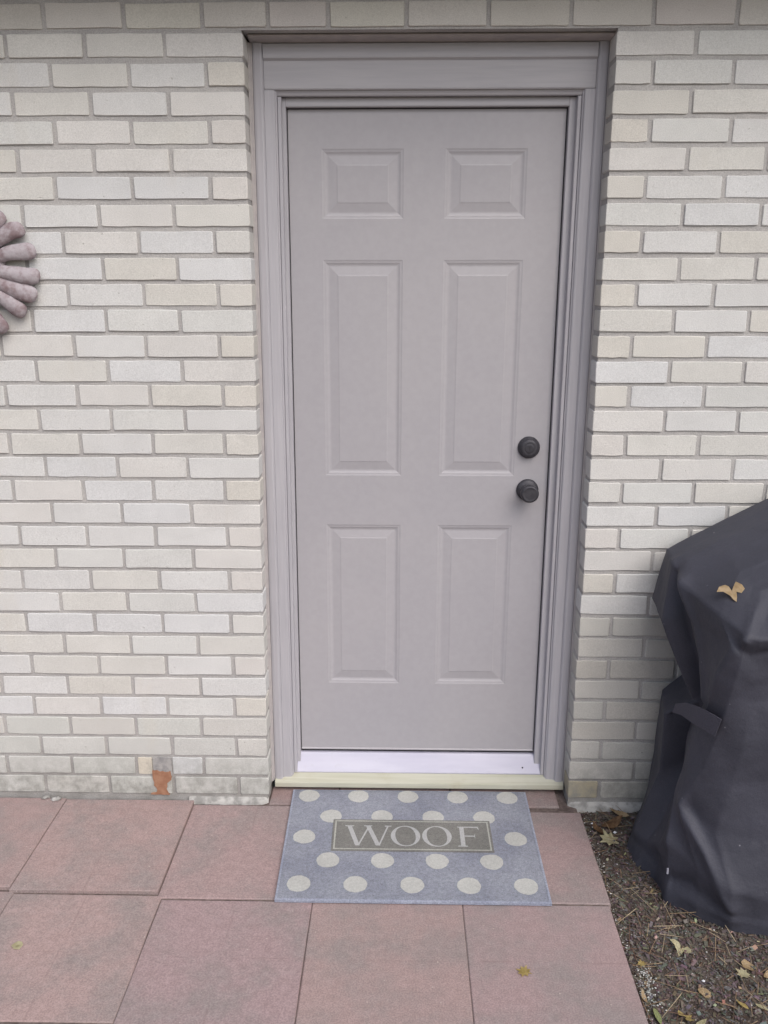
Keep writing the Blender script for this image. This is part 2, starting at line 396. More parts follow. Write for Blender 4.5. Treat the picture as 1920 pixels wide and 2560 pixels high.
RJ = {1: [1.128, 1.333], 2: [1.0256, 1.2267, 1.430], 3: [1.1267, 1.330], 4: [1.029, 1.234, 1.437], 5: [1.1296, 1.3305], 6: [1.028, 1.2286, 1.431], 7: [1.1297, 1.331], 8: [1.0288, 1.2287, 1.430],
      9: [1.131, 1.3327], 10: [1.0252, 1.2284, 1.431], 11: [1.128, 1.3285], 12: [1.0204, 1.223, 1.426], 13: [1.130, 1.330], 14: [1.0252, 1.228, 1.430], 15: [1.127, 1.3273], 16: [1.0233, 1.2253, 1.428],
      17: [1.1278, 1.3274], 18: [1.023, 1.2247, 1.4235], 19: [1.126, 1.3244], 20: [1.0236, 1.2247], 21: [1.125, 1.327], 22: [1.022, 1.225], 23: [1.1247, 1.327], 24: [1.0207, 1.223],
      25: [1.123, 1.326], 26: [1.022, 1.222], 27: [1.121, 1.324], 28: [1.0187, 1.2238], 29: [1.1178, 1.322], 30: [1.017, 1.221], 31: [1.122, 1.324], 32: [1.019, 1.222]}
HJ = 0.0054
for k in range(1, 33):
    z = ztop(k) - PZ / 2
    js = [edgeL(z) + HJ + random.uniform(-.001, .001)] + LJ[k]
    while js[-1] > -2.3: js.append(js[-1] - 0.2032)
    vis = -0.655 - 0.17 * (1 - z / 2.17) - 0.03
    for a, b in zip(js[1:], js[:-1]):
        x0, x1 = a + HJ * random.uniform(.85, 1.15), b - HJ * random.uniform(.85, 1.15)
        if k == 31 and abs(b + .2084) < 1e-4:                     # the patched brick: cream stub, mortar patch, white piece
            brick(-.4140, -.3705, k, col=(.585, .54, .455)); brick(-.3065, -.2138, k, col=(.55, .56, .56)); continue
        seen = b > vis
        col = None
        if k >= 29: col = random.choice([(.545, .545, .52), (.53, .535, .505), (.55, .54, .51)])
        brick(x0, x1, k, seen, col)
    js = [edgeR(z) - HJ + random.uniform(-.001, .001)] + RJ[k]
    while js[-1] < 2.9: js.append(js[-1] + 0.2032)
    vis = 1.46 - 0.0 * z
    for a, b in zip(js[:-1], js[1:]):
        x0, x1 = a + HJ * random.uniform(.85, 1.15), b - HJ * random.uniform(.85, 1.15)
        seen = a < (1.42 if z > 1.0 else 1.17 if z > 0.06 else 1.13)
        col = None
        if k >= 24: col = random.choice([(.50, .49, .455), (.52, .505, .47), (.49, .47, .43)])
        if k == 32 and a < .95: col = (.44, .385, .27)
        brick(x0, x1, k, seen, col)
# lintel course and the courses above
hj = [-.705, -.4998, -.2984, -.1019, .0625, .2135, .4078, .6110, .8149, 1.0181, 1.2232, 1.428]
while hj[0] > -2.3: hj.insert(0, hj[0] - .2032)
while hj[-1] < 2.9: hj.append(hj[-1] + .2032)
for a, b in zip(hj[:-1], hj[1:]): brick(a + HJ, b - HJ, 0, seen=(b > -.62 and a < 1.42), col=random.choice([(.55, .53, .49), (.56, .54, .505), (.57, .555, .50), (.555, .525, .50)]))
for q in range(1, 3):
    x = -2.3 + (0.1 if q % 2 else 0)
    while x < 2.9: brick(x + HJ, x + .2032 - HJ, -q, False); x += .2032
o = mesh_obj('brick', *merge(stuffV), M_BRICK, wall); o['kind'] = 'stuff'; o.color = (.585, .57, .54, 1)
# mortar bed behind the brick faces
def prism_xz(pts, y0, y1):
    n = len(pts); V = [(x, y0, z) for x, z in pts] + [(x, y1, z) for x, z in pts]
    F = [tuple(range(n)), tuple(range(2 * n - 1, n - 1, -1))] + [(i, (i + 1) % n, (i + 1) % n + n, i + n) for i in range(n)]
    return V, F
rec = 0.0036
zt = 32 * PZ
parts = [prism_xz([(-2.4, -.06), (edgeL(0) - .0025, -.06), (edgeL(0) - .0025, 0), (edgeL(1) - .0025, 1), (edgeL(2) - .0025, zt), (-2.4, zt)], rec, .16),
         prism_xz([(3.0, -.06), (3.0, zt), (edgeR(2) + .0025, zt), (edgeR(1) + .0025, 1), (edgeR(0) + .0025, 0), (edgeR(0) + .0025, -.06)], rec, .1601),
         prism_xz([(-2.4, zt + .0002), (3.0, zt + .0002), (3.0, zt + 4 * PZ), (-2.4, zt + 4 * PZ)], rec, .1602)]
mesh_obj('mortar', *merge(parts), M_MORTAR, wall)
# mortar wash under the lowest course
def ledge(x0, x1, top, flip):
    V, F = [], []; N = 40
    for i in range(N + 1):
        x = x0 + (x1 - x0) * i / N; w = 0.002 * noise.noise(Vector((x * 30, 3, 0))) + .0015 * noise.noise(Vector((x * 90, 7, 0)))
        e = (i / N if flip else 1 - i / N) * (x1 - x0); rd = 0.014 * max(0, 1 - e / .03) ** 2
        for (y, z) in ((.004, top), (-.005 + w + rd, top - .003 + w), (-.011 + w + rd, top - .012 + w), (-.013 + w + rd, -.07)): V.append((x, y, z))
    for i in range(N):
        for q in range(3): a = i * 4 + q; F.append((a, a + 4, a + 5, a + 1))
    return V, F
M_WASH = Mat('pale_mortar_wash', .95, .1)
c = M_WASH.mix(M_WASH.ramp(M_WASH.noise(30, 4), .35, .65), (.24, .235, .225), (.44, .43, .415)); M_WASH.col(c).bump(M_WASH.noise(120, 4), .6, .003)
for p_ in (ledge(-.26, edgeL(0) - .001, -.006, False), ledge(edgeR(0) + .001, 1.9, -.010, True)): mesh_obj('footing', *p_, M_WASH.m, wall, smooth=True)
# side return of the right footing, mortar patch and bare-clay patch
o = mesh_obj('mortar_patch', *prism_xz([(-.3665, .0665), (-.311, .0665), (-.3085, .095), (-.310, .1285), (-.340, .130), (-.3665, .128)], -.0008, .03), M_PATCH, wall)
pts = [(-.3705, .0860), (-.355, .0875), (-.347, .083), (-.338, .0845), (-.330, .081), (-.3195, .0825), (-.3145, .086), (-.312, .066), (-.3125, .055), (-.319, .049), (-.3265, .043), (-.327, .030), (-.330, .0205),
       (-.325, .010), (-.321, .0015), (-.329, .002), (-.340, .0015), (-.352, .003), (-.366, .002), (-.381, .003), (-.378, .008), (-.363, .010), (-.359, .018), (-.361, .026), (-.3685, .034), (-.367, .044), (-.371, .060)]
mesh_obj('bare_clay_patch', *prism_xz(pts, -.0032, .004), M_CLAY, wall)

# eave above the picture
ev = mesh_obj('eave', *merge([box_geo(-2.4, 3.0, -0.24, 0.16, 2.39, 2.41), box_geo(-2.4, 3.0, -0.265, -0.2405, 2.36, 2.54)]), M_EAVE); tag(ev, kind='structure')

# ------------------------------------------------------------------ door frame
def lean(x, z): return x + 0.0042 * (z - 1.05)
frame = empty('door_frame', (0.46, 0.08, 0.0)); FO = Vector((0.46, 0.08, 0.0))
tag(frame, 'grey painted wooden door frame with stepped moulding set in brick', 'door frame', None, 'thing')
def sub(V): return [(lean(v[0], v[2]) - FO.x, v[1] - FO.y, v[2] - FO.z) for v in V]
def extr_v(prof, z0s, z1, mirror=False, nz=24):          # prof (s, y), runs vertically; bottom heights follow the sloped sill
    V, F = [], []; n = len(prof)
    for q in range(nz + 1):
        for s, y in prof:
            x = s if not mirror else 0.9295 - s
            zb = z0s(y); V.append((x, y, zb + (z1 - zb) * q / nz))
    for q in range(nz):
        for i in range(n):
            a, b = q * n + i, q * n + (i + 1) % n; F.append((a, b, b + n, a + n))
    F += [tuple(range(n)), tuple(range(nz * n, nz * n + n))]
    return V, F
def extr_h(prof, x0, x1):                                # prof (z, y), runs along X
    n = len(prof); V = [(x0, y, z) for z, y in prof] + [(x1, y, z) for z, y in prof]
    F = [tuple(range(n)), tuple(range(n, 2 * n))] + [(i, (i + 1) % n, (i + 1) % n + n, i + n) for i in range(n)]
    return V, F
slope = lambda y: 0.0150 + (y - 0.07) * 0.45
outer = [(.0045, .15), (.0045, .0745), (.0065, .0715), (.012, .0698), (.0255, .0690), (.0290, .0705), (.0310, .0735), (.0325, .0755), (.0325, .15)]
inner = [(.0330, .149), (.0330, .0762), (.0350, .0766), (.0405, .0770), (.0560, .0780), (.0590, .0795), (.0605, .0830), (.0605, .0845), (.0630, .0850), (.0640, .0865), (.0640, .149)]
def jambp(w): return [(.0645, .148), (.0645, .0910), (.0660, .0895), (.0730, .0895), (.0745, .0910), (.0748, .1060), (.0760, .1072), (w - .0015, .1072), (w, .1085), (w, .148)]
for mir in (False, True):
    z2 = 32 * PZ
    mesh_obj('side_casing', sub(extr_v(outer, slope, z2 - .0125, mir)[0]), extr_v(outer, slope, z2, mir)[1], M_FRAME, frame)
    mesh_obj('inner_casing', sub(extr_v(inner, lambda y: .0195, 2.0440, mir)[0]), extr_v(inner, slope, 2.044, mir)[1], M_FRAME, frame)
    jp = jambp(.0930 if mir else .0842); mesh_obj('jamb', sub(extr_v(jp, lambda y: .030, 2.030, mir)[0]), extr_v(jp, slope, 2.03, mir)[1], M_FRAME, frame)
    cp = [(-.0065, .150), (-.0065, .0640), (-.0035, .0640), (-.001, .0665), (.0022, .0715), (.0043, .0722), (.0043, .15)]
    mesh_obj('caulk_bead', sub(extr_v(cp, lambda y: .012, z2 - .013, mir)[0]), extr_v(cp, slope, z2, mir)[1], M_CAULK, frame)
# head pieces
hp = [(2.1545, .15), (2.1545, .0745), (2.1520, .0705), (2.1440, .0692), (2.1230, .0688), (2.1185, .0700), (2.1160, .0735), (2.1140, .0755), (2.1140, .15)]
V, F = extr_h(hp, .0328, .8967); mesh_obj('head_casing', sub(V), F, M_HEAD, frame)
hb = [(2.1137, .149), (2.1137, .0762), (2.1100, .0768), (2.0480, .0772), (2.0450, .0790), (2.0448, .0850), (2.0405, .0862), (2.0380, .0880), (2.0345, .0895), (2.0320, .0915), (2.0320, .149)]
V, F = extr_h(hb, .0333, .8962); mesh_obj('head_board', sub(V), F, M_HEAD, frame)
hj_ = [(2.0317, .148), (2.0317, .1085), (2.0290, .1070), (2.0110, .1075), (2.0085, .1095), (2.0085, .148)]
V, F = extr_h(hj_, .0845, .8363); mesh_obj('head_jamb', sub(V), F, M_HEAD, frame)
hc = [(2.1660, .15), (2.1660, .0340), (2.1630, .0330), (2.1590, .0420), (2.1560, .0680), (2.1548, .0740), (2.1548, .15)]
V, F = extr_h(hc, .0005, .9290); mesh_obj('caulk_bead', sub(V), F, M_CAULK, frame)
ws = merge([box_geo(.0845, .0880, .134, .147, .06, 2.0083), box_geo(.8322, .8362, .134, .147, .06, 2.0083), box_geo(.0882, .8320, .134, .147, 1.9980, 2.0080), box_geo(.0882, .8320, .1335, .147, .075, .110)])
mesh_obj('weatherstrip', sub(ws[0]), ws[1], M_RUBBER, frame)
# pine sill nosing and white sloped threshold
sp_ = [(-.0300, .100), (-.0060, .0605), (-.0035, .0585), (.0105, .0580), (.0135, .0595), (.0150, .0640), (.0275, .0925), (.0275, .150), (-.03, .150)]
V, F = extr_h(sp_, .0050, .9235)
mesh_obj('sill', [(v[0] - FO.x - .003, v[1] - FO.y, v[2] - FO.z) for v in V], F, M_SILL, frame)
tp = [(.0279, .0930), (.0305, .0922), (.0325, .0928), (.0800, .1190), (.0835, .1230), (.0840, .1480), (.0279, .1480)]
V, F = extr_h(tp, .0595, .8700)
th = mesh_obj('threshold', [(v[0] - FO.x - .0035, v[1] - FO.y, v[2] - FO.z) for v in V], F, M_THRESH, frame)
V, F = lathe([(.0028, 0), (.0026, .0012), (.0012, .0016)], 12)
sx = Matrix.Translation((.795 - FO.x, .1010 - FO.y, .0475 - FO.z)) @ Matrix.Rotation(R(-61), 4, 'X')
o = mesh_obj('screw', [sx @ Vector(v) for v in V], F, M_RUBBER, th); o.parent = th

# ------------------------------------------------------------------ door
DO = Vector((0.46, 0.125, 0.097))
door = empty('entry_door', DO); tag(door, 'grey six-panel front door with dark bronze knob and deadbolt', 'door', None, 'thing')
def dv(V): return [(lean(v[0], v[2]) - DO.x, v[1] - DO.y, v[2] - DO.z) for v in V]
DL, DR, DB, DT = .0870, .8330, .0965, 2.0050
PX = [(.1765, .4000), (.5130, .7345)]
PZs = [(.3290, .8500), (1.0020, 1.6175), (1.7265, 1.9070)]
xl = [DL, PX[0][0], PX[0][1], PX[1][0], PX[1][1], DR]
zl = [DB + .004, PZs[0][0], PZs[0][1], PZs[1][0], PZs[1][1], PZs[2][0], PZs[2][1], DT]
V, F = [], []
for z in zl:
    for x in xl: V.append((x, .125, z))
for j in range(7):
    for i in range(5):
        if i in (1, 3) and j in (1, 3, 5): continue
        F.append((j * 6 + i, j * 6 + i + 1, (j + 1) * 6 + i + 1, (j + 1) * 6 + i))
nb = len(V)                                             # edges, back, and the rolled bottom lip
V += [(DL, .1225, DB + .0015), (DR, .1225, DB + .0015), (DL, .1225, DB - .0015), (DR, .1225, DB - .0015), (DL, .1330, DB - .0015), (DR, .1330, DB - .0015), (DL, .169, DB - .0015), (DR, .169, DB - .0015), (DL, .169, DT), (DR, .169, DT)]
F += [(0, 5, nb + 1, nb), (nb, nb + 1, nb + 3, nb + 2), (nb + 2, nb + 3, nb + 5, nb + 4), (nb + 4, nb + 5, nb + 7, nb + 6), (nb + 6, nb + 7, nb + 9, nb + 8), (42, 47, nb + 9, nb + 8)]
F += [tuple([j * 6 for j in range(8)] + [nb + 8, nb + 6, nb + 4, nb + 2, nb]), tuple([j * 6 + 5 for j in range(8)] + [nb + 9, nb + 7, nb + 5, nb + 3, nb + 1])]
slab = mesh_obj('door_slab', dv(V), F, M_DOOR, door)
ring = [(0, 0), (.0025, .0018), (.0055, .0030), (.0070, .0030), (.0085, .0042), (.0125, .0078), (.0160, .0092), (.0190, .0090), (.0400, .0032), (.0425, .0015), (.0440, .0012)]
for (x0, x1) in PX:
    for (z0, z1) in PZs:
        V, F = [], []
        for d, y in ring: y *= .46; V += [(x0 + d, .125 + y, z0 + d), (x1 - d, .125 + y, z0 + d), (x1 - d, .125 + y, z1 - d), (x0 + d, .125 + y, z1 - d)]
        for q in range(len(ring) - 1):
            for i in range(4): a, b = q * 4 + i, q * 4 + (i + 1) % 4; F.append((a, b, b + 4, a + 4))
        q = (len(ring) - 1) * 4; F.append((q, q + 1, q + 2, q + 3))
        mesh_obj('panel', dv(V), F, M_DOOR, slab)
def hw(name, prof, x, y, z, parent, n=48, off=Vector((0, 0, 0))):
    V, F = lathe(prof, n); o = mesh_obj(name, V, F, M_BRONZE, parent, smooth=False)
    for p in o.data.polygons: p.use_smooth = len(p.vertices) == 4
    o.location = (x - off.x, y - off.y, z - off.z); return o
db = hw('deadbolt', [(.0325, -.002), (.0325, .004), (.0312, .0075), (.0285, .0105), (.0268, .0125), (.0255, .0185), (.0238, .0205), (.0175, .0210)], .7745, .125, 1.0885, door, off=DO)
hw('keyhole_plug', [(.0145, .0), (.0145, .0006), (.0130, .0012), (.0080, .0016)], 0, -.0205, 0, db)
V, F = box_geo(-.0012, .0012, -.0226, -.0215, -.005, .005); mesh_obj('key_slot', V, F, M_RUBBER, db)
kn = hw('door_knob', [(.0110, .010), (.0108, .022), (.0125, .028), (.0190, .034), (.0245, .041), (.0268, .049), (.0262, .056), (.0235, .0605), (.0205, .0625), (.0192, .0618), (.0120, .0625)], .7755, .125, .9605, door, off=DO)
hw('rose', [(.0328, -.002), (.0328, .003), (.0318, .0065), (.0280, .0095), (.0225, .0120), (.0140, .0135)], 0, 0, 0, kn)

# ------------------------------------------------------------------ doormat
MO = Vector((.432, -.195, -.018))
mat = empty('doormat', MO); tag(mat, 'blue grey doormat with cream polka dots and the word WOOF', 'doormat')
def mw(x, y):                                            # slightly skewed rectangle as it lies
    t = (y + .457) / .515
    return x + (1 - t) * (.012 * (1 - (x - .06) / .74)) , y
def sheet(name, outline, z, th, mm, parent, sub_=None):
    n = len(outline); bot = [(x - MO.x, y - MO.y, z - th - MO.z) for x, y in outline]; top = [(x - MO.x, y - MO.y, z - MO.z) for x, y in outline]
    V = top + bot; F = [tuple(range(n)), tuple(range(2 * n - 1, n - 1, -1))] + [(i, (i + 1) % n, (i + 1) % n + n, i + n) for i in range(n)]
    return mesh_obj(name, V, F, mm, parent)
MZ = -.0125
# pad with gently waving edge and rounded rim
N1, N2 = 60, 44; V, F = [], []
for j in range(N2 + 1):
    for i in range(N1 + 1):
        x, y = mw(.061 + .739 * i / N1, -.457 + .514 * j / N2)
        w = .0012 * noise.noise(Vector((x * 6, y * 6, 1)))
        ed = min(i, N1 - i, j, N2 - j)
        V.append((x - MO.x + .0012 * noise.noise(Vector((y * 9, 5, 0))) * (i in (0, N1)), y - MO.y + .0012 * noise.noise(Vector((x * 9, 9, 0))) * (j in (0, N2)), (MZ + min(0, 0) - (.0012 if ed == 0 else 0)) - MO.z))
n = N1 + 1
for j in range(N2):
    for i in range(N1): F.append((j * n + i, j * n + i + 1, (j + 1) * n + i + 1, (j + 1) * n + i))
rim = [i for i in range(n)] + [j * n + N1 for j in range(1, N2 + 1)] + [N2 * n + i for i in range(N1 - 1, -1, -1)] + [j * n for j in range(N2 - 1, 0, -1)]
b0 = len(V)
for r in rim: V.append((V[r][0], V[r][1], -.0195 - MO.z))
for q in range(len(rim)): a, b = q, (q + 1) % len(rim); F.append((rim[a], rim[b], b0 + b, b0 + a))
mesh_obj('pile', V, F, M_MAT, mat)
bw = .006
corner = [mw(.0605, -.4575), mw(.8005, -.4575), mw(.8005, .0575), mw(.0605, .0575)]; inn = [mw(.0605 + bw, -.4575 + bw), mw(.8005 - bw, -.4575 + bw), mw(.8005 - bw, .0575 - bw), mw(.0605 + bw, .0575 - bw)]
V = [(x - MO.x, y - MO.y, MZ + .0005 - MO.z) for x, y in inn] + [(x - MO.x, y - MO.y, MZ - .0004 - MO.z) for x, y in corner] + [(x - MO.x, y - MO.y, -.0198 - MO.z) for x, y in corner]
F = [(i, (i + 1) % 4, (i + 1) % 4 + 4, i + 4) for i in range(4)] + [(i + 4, (i + 1) % 4 + 4, (i + 1) % 4 + 8, i + 8) for i in range(4)]
mesh_obj('edge_binding', V, F, M_EDGE, mat)
def disc(cx, cy, r, seed):
    rr = random.Random(seed); ph = rr.uniform(0, 6); P = []
    for q in range(40):
        a = 2 * math.pi * q / 40; rad = r * (1 + .018 * math.sin(3 * a + ph) + .012 * math.sin(7 * a + 2 * ph) + rr.uniform(-.018, .018)); P.append(mw(cx + rad * math.cos(a), cy + rad * math.sin(a)))
    return P
rows = [(.0225, [.1135 + .1562 * i for i in range(5)]), (-.0845, [.1900 + .1552 * i for i in range(4)]), (-.187, [.1165, .7385]), (-.292, [.1930 + .1550 * i for i in range(4)]), (-.3925, [.1190 + .1555 * i for i in range(5)])]
sd_ = 0
for y, xs_ in rows:
    for x in xs_:
        sd_ += 1; sheet('dot', disc(x, y, .0325, sd_), MZ + .0009, .0012, M_DOT, mat)
rect = lambda a, b, c, d: [mw(a, c), mw(b, c), mw(b, d), mw(a, d)]
tpn = sheet('text_panel', rect(.1985, .6700, -.2515, -.1020), MZ + .0016, .0010, M_PANEL, mat)
def framev(a, b, c, d, w, z):
    o_, i_ = rect(a, b, c, d), rect(a + w, b - w, c + w, d - w)
    V = [(x - MO.x, y - MO.y, z - MO.z) for x, y in o_ + i_]; F = [(i, (i + 1) % 4, (i + 1) % 4 + 4, i + 4) for i in range(4)]; return V, F
mesh_obj('border_line', *framev(.2045, .6640, -.2450, -.1080, .0045, MZ + .0021), M_LINE, tpn)
ZL = MZ + .0022
def poly_letter(polys):
    V, F = [], []
    for P in polys:
        n0 = len(V); V += [(*[a - b for a, b in zip(mw(*p), (MO.x, MO.y))], ZL + .00018 * len(F) - MO.z) for p in P]; F.append(tuple(range(n0, len(V))))
    return mesh_obj('letter', V, F, M_LETTER, tpn)
yb, yt = -.2275, -.1335
def strk(x0, x1, y0, y1, w): return [(x0 - w / 2, y0), (x0 + w / 2, y0), (x1 + w / 2, y1), (x1 - w / 2, y1)]
def serif(x, y, w, up): h = .0045; return [(x - w / 2, y), (x + w / 2, y), (x + w / 2 - .002, y + (h if not up else -h)), (x - w / 2 + .002, y + (h if not up else -h))]
# W
a0 = .2400
poly_letter([strk(a0 + .035, a0 + .008, yb, yt, .0135), strk(a0 + .0370, a0 + .066, yb + .0, yt - .006, .0050), strk(a0 + .095, a0 + .064, yb, yt, .0135), strk(a0 + .0975, a0 + .1240, yb, yt, .0050), serif(a0 + .009, yt, .028, True), serif(a0 + .124, yt, .022, True), serif(a0 + .064, yt, .026, True)])
def ring_letter(cx):
    V, F = [], []; n = 48; cy = (yb + yt) / 2; ry = .0485
    for k in range(n):
        a = 2 * math.pi * k / n; tl_ = a - R(12)
        t = .0055 + .0085 * abs(math.cos(tl_)) ** 1.6
        for rx, ry_ in ((.0435, ry), (.0435 - t, ry - t * .62)):
            x, y = mw(cx + rx * math.cos(a), cy + ry_ * math.sin(a)); V.append((x - MO.x, y - MO.y, ZL - MO.z))
    for k in range(n): a, b = 2 * k, 2 * ((k + 1) % n); F.append((a, b, b + 1, a + 1))
    return mesh_obj('letter', V, F, M_LETTER, tpn)
ring_letter(.4155); ring_letter(.5080)
f0 = .5830
poly_letter([strk(f0, f0, yb, yt, .0130), serif(f0 - .001, yb, .030, False), serif(f0 - .004, yt, .018, True), [(f0 + .0066, yt), (f0 + .0066, yt - .0055), (f0 + .046, yt - .0055), (f0 + .051, yt - .018), (f0 + .0495, yt)], [(f0 + .0066, yt - .043), (f0 + .0066, yt - .0485), (f0 + .035, yt - .0485), (f0 + .037, yt - .058), (f0 + .038, yt - .034), (f0 + .035, yt - .043)]])

# ------------------------------------------------------------------ covered grill
grill = empty('covered_grill', (1.6, -.28, -.045)); GO = Vector((1.6, -.28, -.045))
tag(grill, 'barbecue grill under a draped black fabric cover beside the wall', 'grill')
ST = [
 [(1.42, -.055, .985), (1.30, -.05, .92), (1.145, -.06, .835), (1.115, -.06, .69), (1.20, -.05, .56), (1.225, -.05, .45), (1.170, -.05, .40), (1.160, -.05, .20), (1.150, -.045, .06), (1.13, -.040, -.045)],
 [(1.42, -.11, .99), (1.251, -.13, .901), (1.128, -.16, .828), (1.105, -.20, .672), (1.146, -.215, .57), (1.199, -.23, .459), (1.134, -.20, .401), (1.139, -.19, .221), (1.096, -.18, .065), (1.068, -.171, -.045)],
 [(1.43, -.20, .99), (1.244, -.18, .899), (1.125, -.20, .819), (1.150, -.235, .707), (1.184, -.255, .591), (1.214, -.258, .472), (1.205, -.215, .405), (1.212, -.215, .259), (1.125, -.25, .068), (1.071, -.253, -.045)],
 [(1.44, -.26, .985), (1.24, -.24, .884), (1.127, -.26, .801), (1.154, -.32, .717), (1.167, -.35, .632), (1.185, -.35, .509), (1.185, -.25, .374), (1.170, -.265, .226), (1.118, -.32, .079), (1.114, -.312, -.045)],
 [(1.44, -.34, .96), (1.245, -.33, .861), (1.172, -.42, .779), (1.185, -.48, .722), (1.17, -.45, .646), (1.171, -.40, .529), (1.156, -.37, .44), (1.133, -.34, .24), (1.107, -.39, .135), (1.118, -.405, -.045)],
 [(1.45, -.38, .93), (1.258, -.38, .837), (1.208, -.50, .761), (1.205, -.495, .703), (1.197, -.475, .603), (1.188, -.45, .49), (1.168, -.43, .373), (1.128, -.40, .249), (1.165, -.47, .098), (1.176, -.468, -.045)],
 [(1.48, -.40, .93), (1.27, -.40, .834), (1.233, -.515, .756), (1.243, -.492, .690), (1.246, -.476, .582), (1.239, -.48, .47), (1.226, -.47, .353), (1.199, -.47, .216), (1.231, -.53, .087), (1.25, -.507, -.045)],
 [(1.56, -.42, .93), (1.38, -.43, .85), (1.33, -.52, .765), (1.335, -.495, .695), (1.34, -.482, .60), (1.345, -.50, .50), (1.35, -.50, .38), (1.35, -.515, .22), (1.35, -.53, .06), (1.345, -.52, -.045)],
 [(1.68, -.44, .98), (1.58, -.47, .88), (1.56, -.54, .77), (1.56, -.525, .69), (1.56, -.52, .62), (1.55, -.50, .50), (1.54, -.52, .38), (1.56, -.505, .22), (1.55, -.54, .06), (1.55, -.53, -.045)],
 [(1.95, -.44, .98), (2.0, -.47, .88), (2.02, -.53, .77), (2.02, -.52, .69), (2.02, -.50, .62), (2.03, -.51, .50), (2.02, -.50, .38), (2.03, -.52, .22), (2.03, -.53, .06), (2.04, -.52, -.045)],
 [(2.10, -.38, .96), (2.20, -.42, .86), (2.30, -.48, .78), (2.31, -.47, .69), (2.29, -.46, .60), (2.24, -.45, .50), (2.23, -.44, .38), (2.24, -.45, .22), (2.25, -.46, .06), (2.26, -.46, -.045)],
 [(2.12, -.055, .985), (2.22, -.05, .90), (2.32, -.05, .80), (2.33, -.05, .69), (2.30, -.05, .60), (2.26, -.05, .50), (2.25, -.05, .38), (2.26, -.05, .22), (2.27, -.045, .06), (2.28, -.04, -.045)],
]
def card(P, t, ten):                                     # cardinal spline through list P at parameter t, end-clamped
    n = len(P); i = min(int(t), n - 2); u = t - i
    p0, p1, p2, p3 = P[max(i - 1, 0)], P[i], P[i + 1], P[min(i + 2, n - 1)]
    m1, m2 = (p2 - p0) * ten, (p3 - p1) * ten
    h = u * u * u; q = u * u
    return (p1 + (p2 - p1) * u) * SHARP + (1 - SHARP) * (p1 * (2 * h - 3 * q + 1) + m1 * (h - 2 * q + u) + p2 * (3 * q - 2 * h) + m2 * (h - q))
SHARP = 0.88
SV = [[Vector(p) for p in s] for s in ST]
NU, NV = 18, 13
cols = []
for a in range((len(SV) - 1) * NU + 1):
    tu = a / NU
    colp = [card([SV[s][r] for s in range(len(SV))], tu, .36) for r in range(10)]
    cols.append([card(colp, b / NV, .32) for b in range(9 * NV + 1)])
nr = 9 * NV + 1
FOLDS = [  # (height, width, polyline) of creases and ridges in the cloth
 (-.020, .020, [(1.123, -.195, .814), (1.140, -.215, .765), (1.156, -.24, .707), (1.179, -.26, .614), (1.204, -.265, .483)]),
 (.010, .016, [(1.126, -.25, .805), (1.140, -.29, .759), (1.155, -.335, .691), (1.168, -.35, .621), (1.184, -.35, .526)]),
 (.009, .013, [(1.202, -.505, .748), (1.174, -.48, .686), (1.169, -.455, .638), (1.168, -.42, .562)]),
 (.010, .014, [(1.154, -.40, .474), (1.139, -.39, .408), (1.125, -.39, .319), (1.110, -.40, .255), (1.103, -.395, .186), (1.100, -.395, .126)]),
 (.019, .019, [(1.107, -.405, .258), (1.147, -.43, .211), (1.180, -.47, .158), (1.210, -.50, .098), (1.238, -.52, .034)]),
 (-.016, .022, [(1.150, -.415, .246), (1.195, -.45, .188), (1.232, -.48, .117), (1.265, -.50, .050)]),
 (.010, .014, [(1.132, -.40, -.043), (1.157, -.44, .008), (1.196, -.48, .008), (1.244, -.505, -.004)]),
 (-.018, .018, [(1.124, -.405, .023), (1.164, -.44, .045), (1.215, -.48, .017)]),
 (.012, .020, [(1.085, -.20, .019), (1.107, -.27, .043), (1.122, -.33, .067)]),
 (.008, .012, [(1.259, -.43, .824), (1.229, -.47, .779), (1.210, -.50, .751)]),
 (-.007, .014, [(1.285, -.43, .83), (1.258, -.47, .79)]),
 (-.010, .012, [(1.195, -.50, .722), (1.225, -.505, .706), (1.275, -.51, .722), (1.40, -.51, .715), (1.60, -.51, .72), (2.0, -.51, .72)]),
 (.006, .012, [(1.206, -.50, .670), (1.238, -.495, .647), (1.30, -.50, .655)]),
 (.008, .025, [(1.30, -.5, .55), (1.36, -.5, .35), (1.38, -.52, .05)]), (-.008, .03, [(1.42, -.5, .6), (1.44, -.5, .3), (1.47, -.5, .02)]),
 (.010, .03, [(1.60, -.5, .65), (1.62, -.5, .3), (1.66, -.5, .0)]), (-.010, .04, [(1.8, -.5, .6), (1.82, -.5, .1)]),
]
FOLDS = [(h, w, [Vector(p) for p in P]) for h, w, P in FOLDS]
def segd(p, a, b):
    ab = b - a; t = max(0, min(1, (p - a).dot(ab) / ab.length_squared)); return (p - a - ab * t).length
V, F = [], []
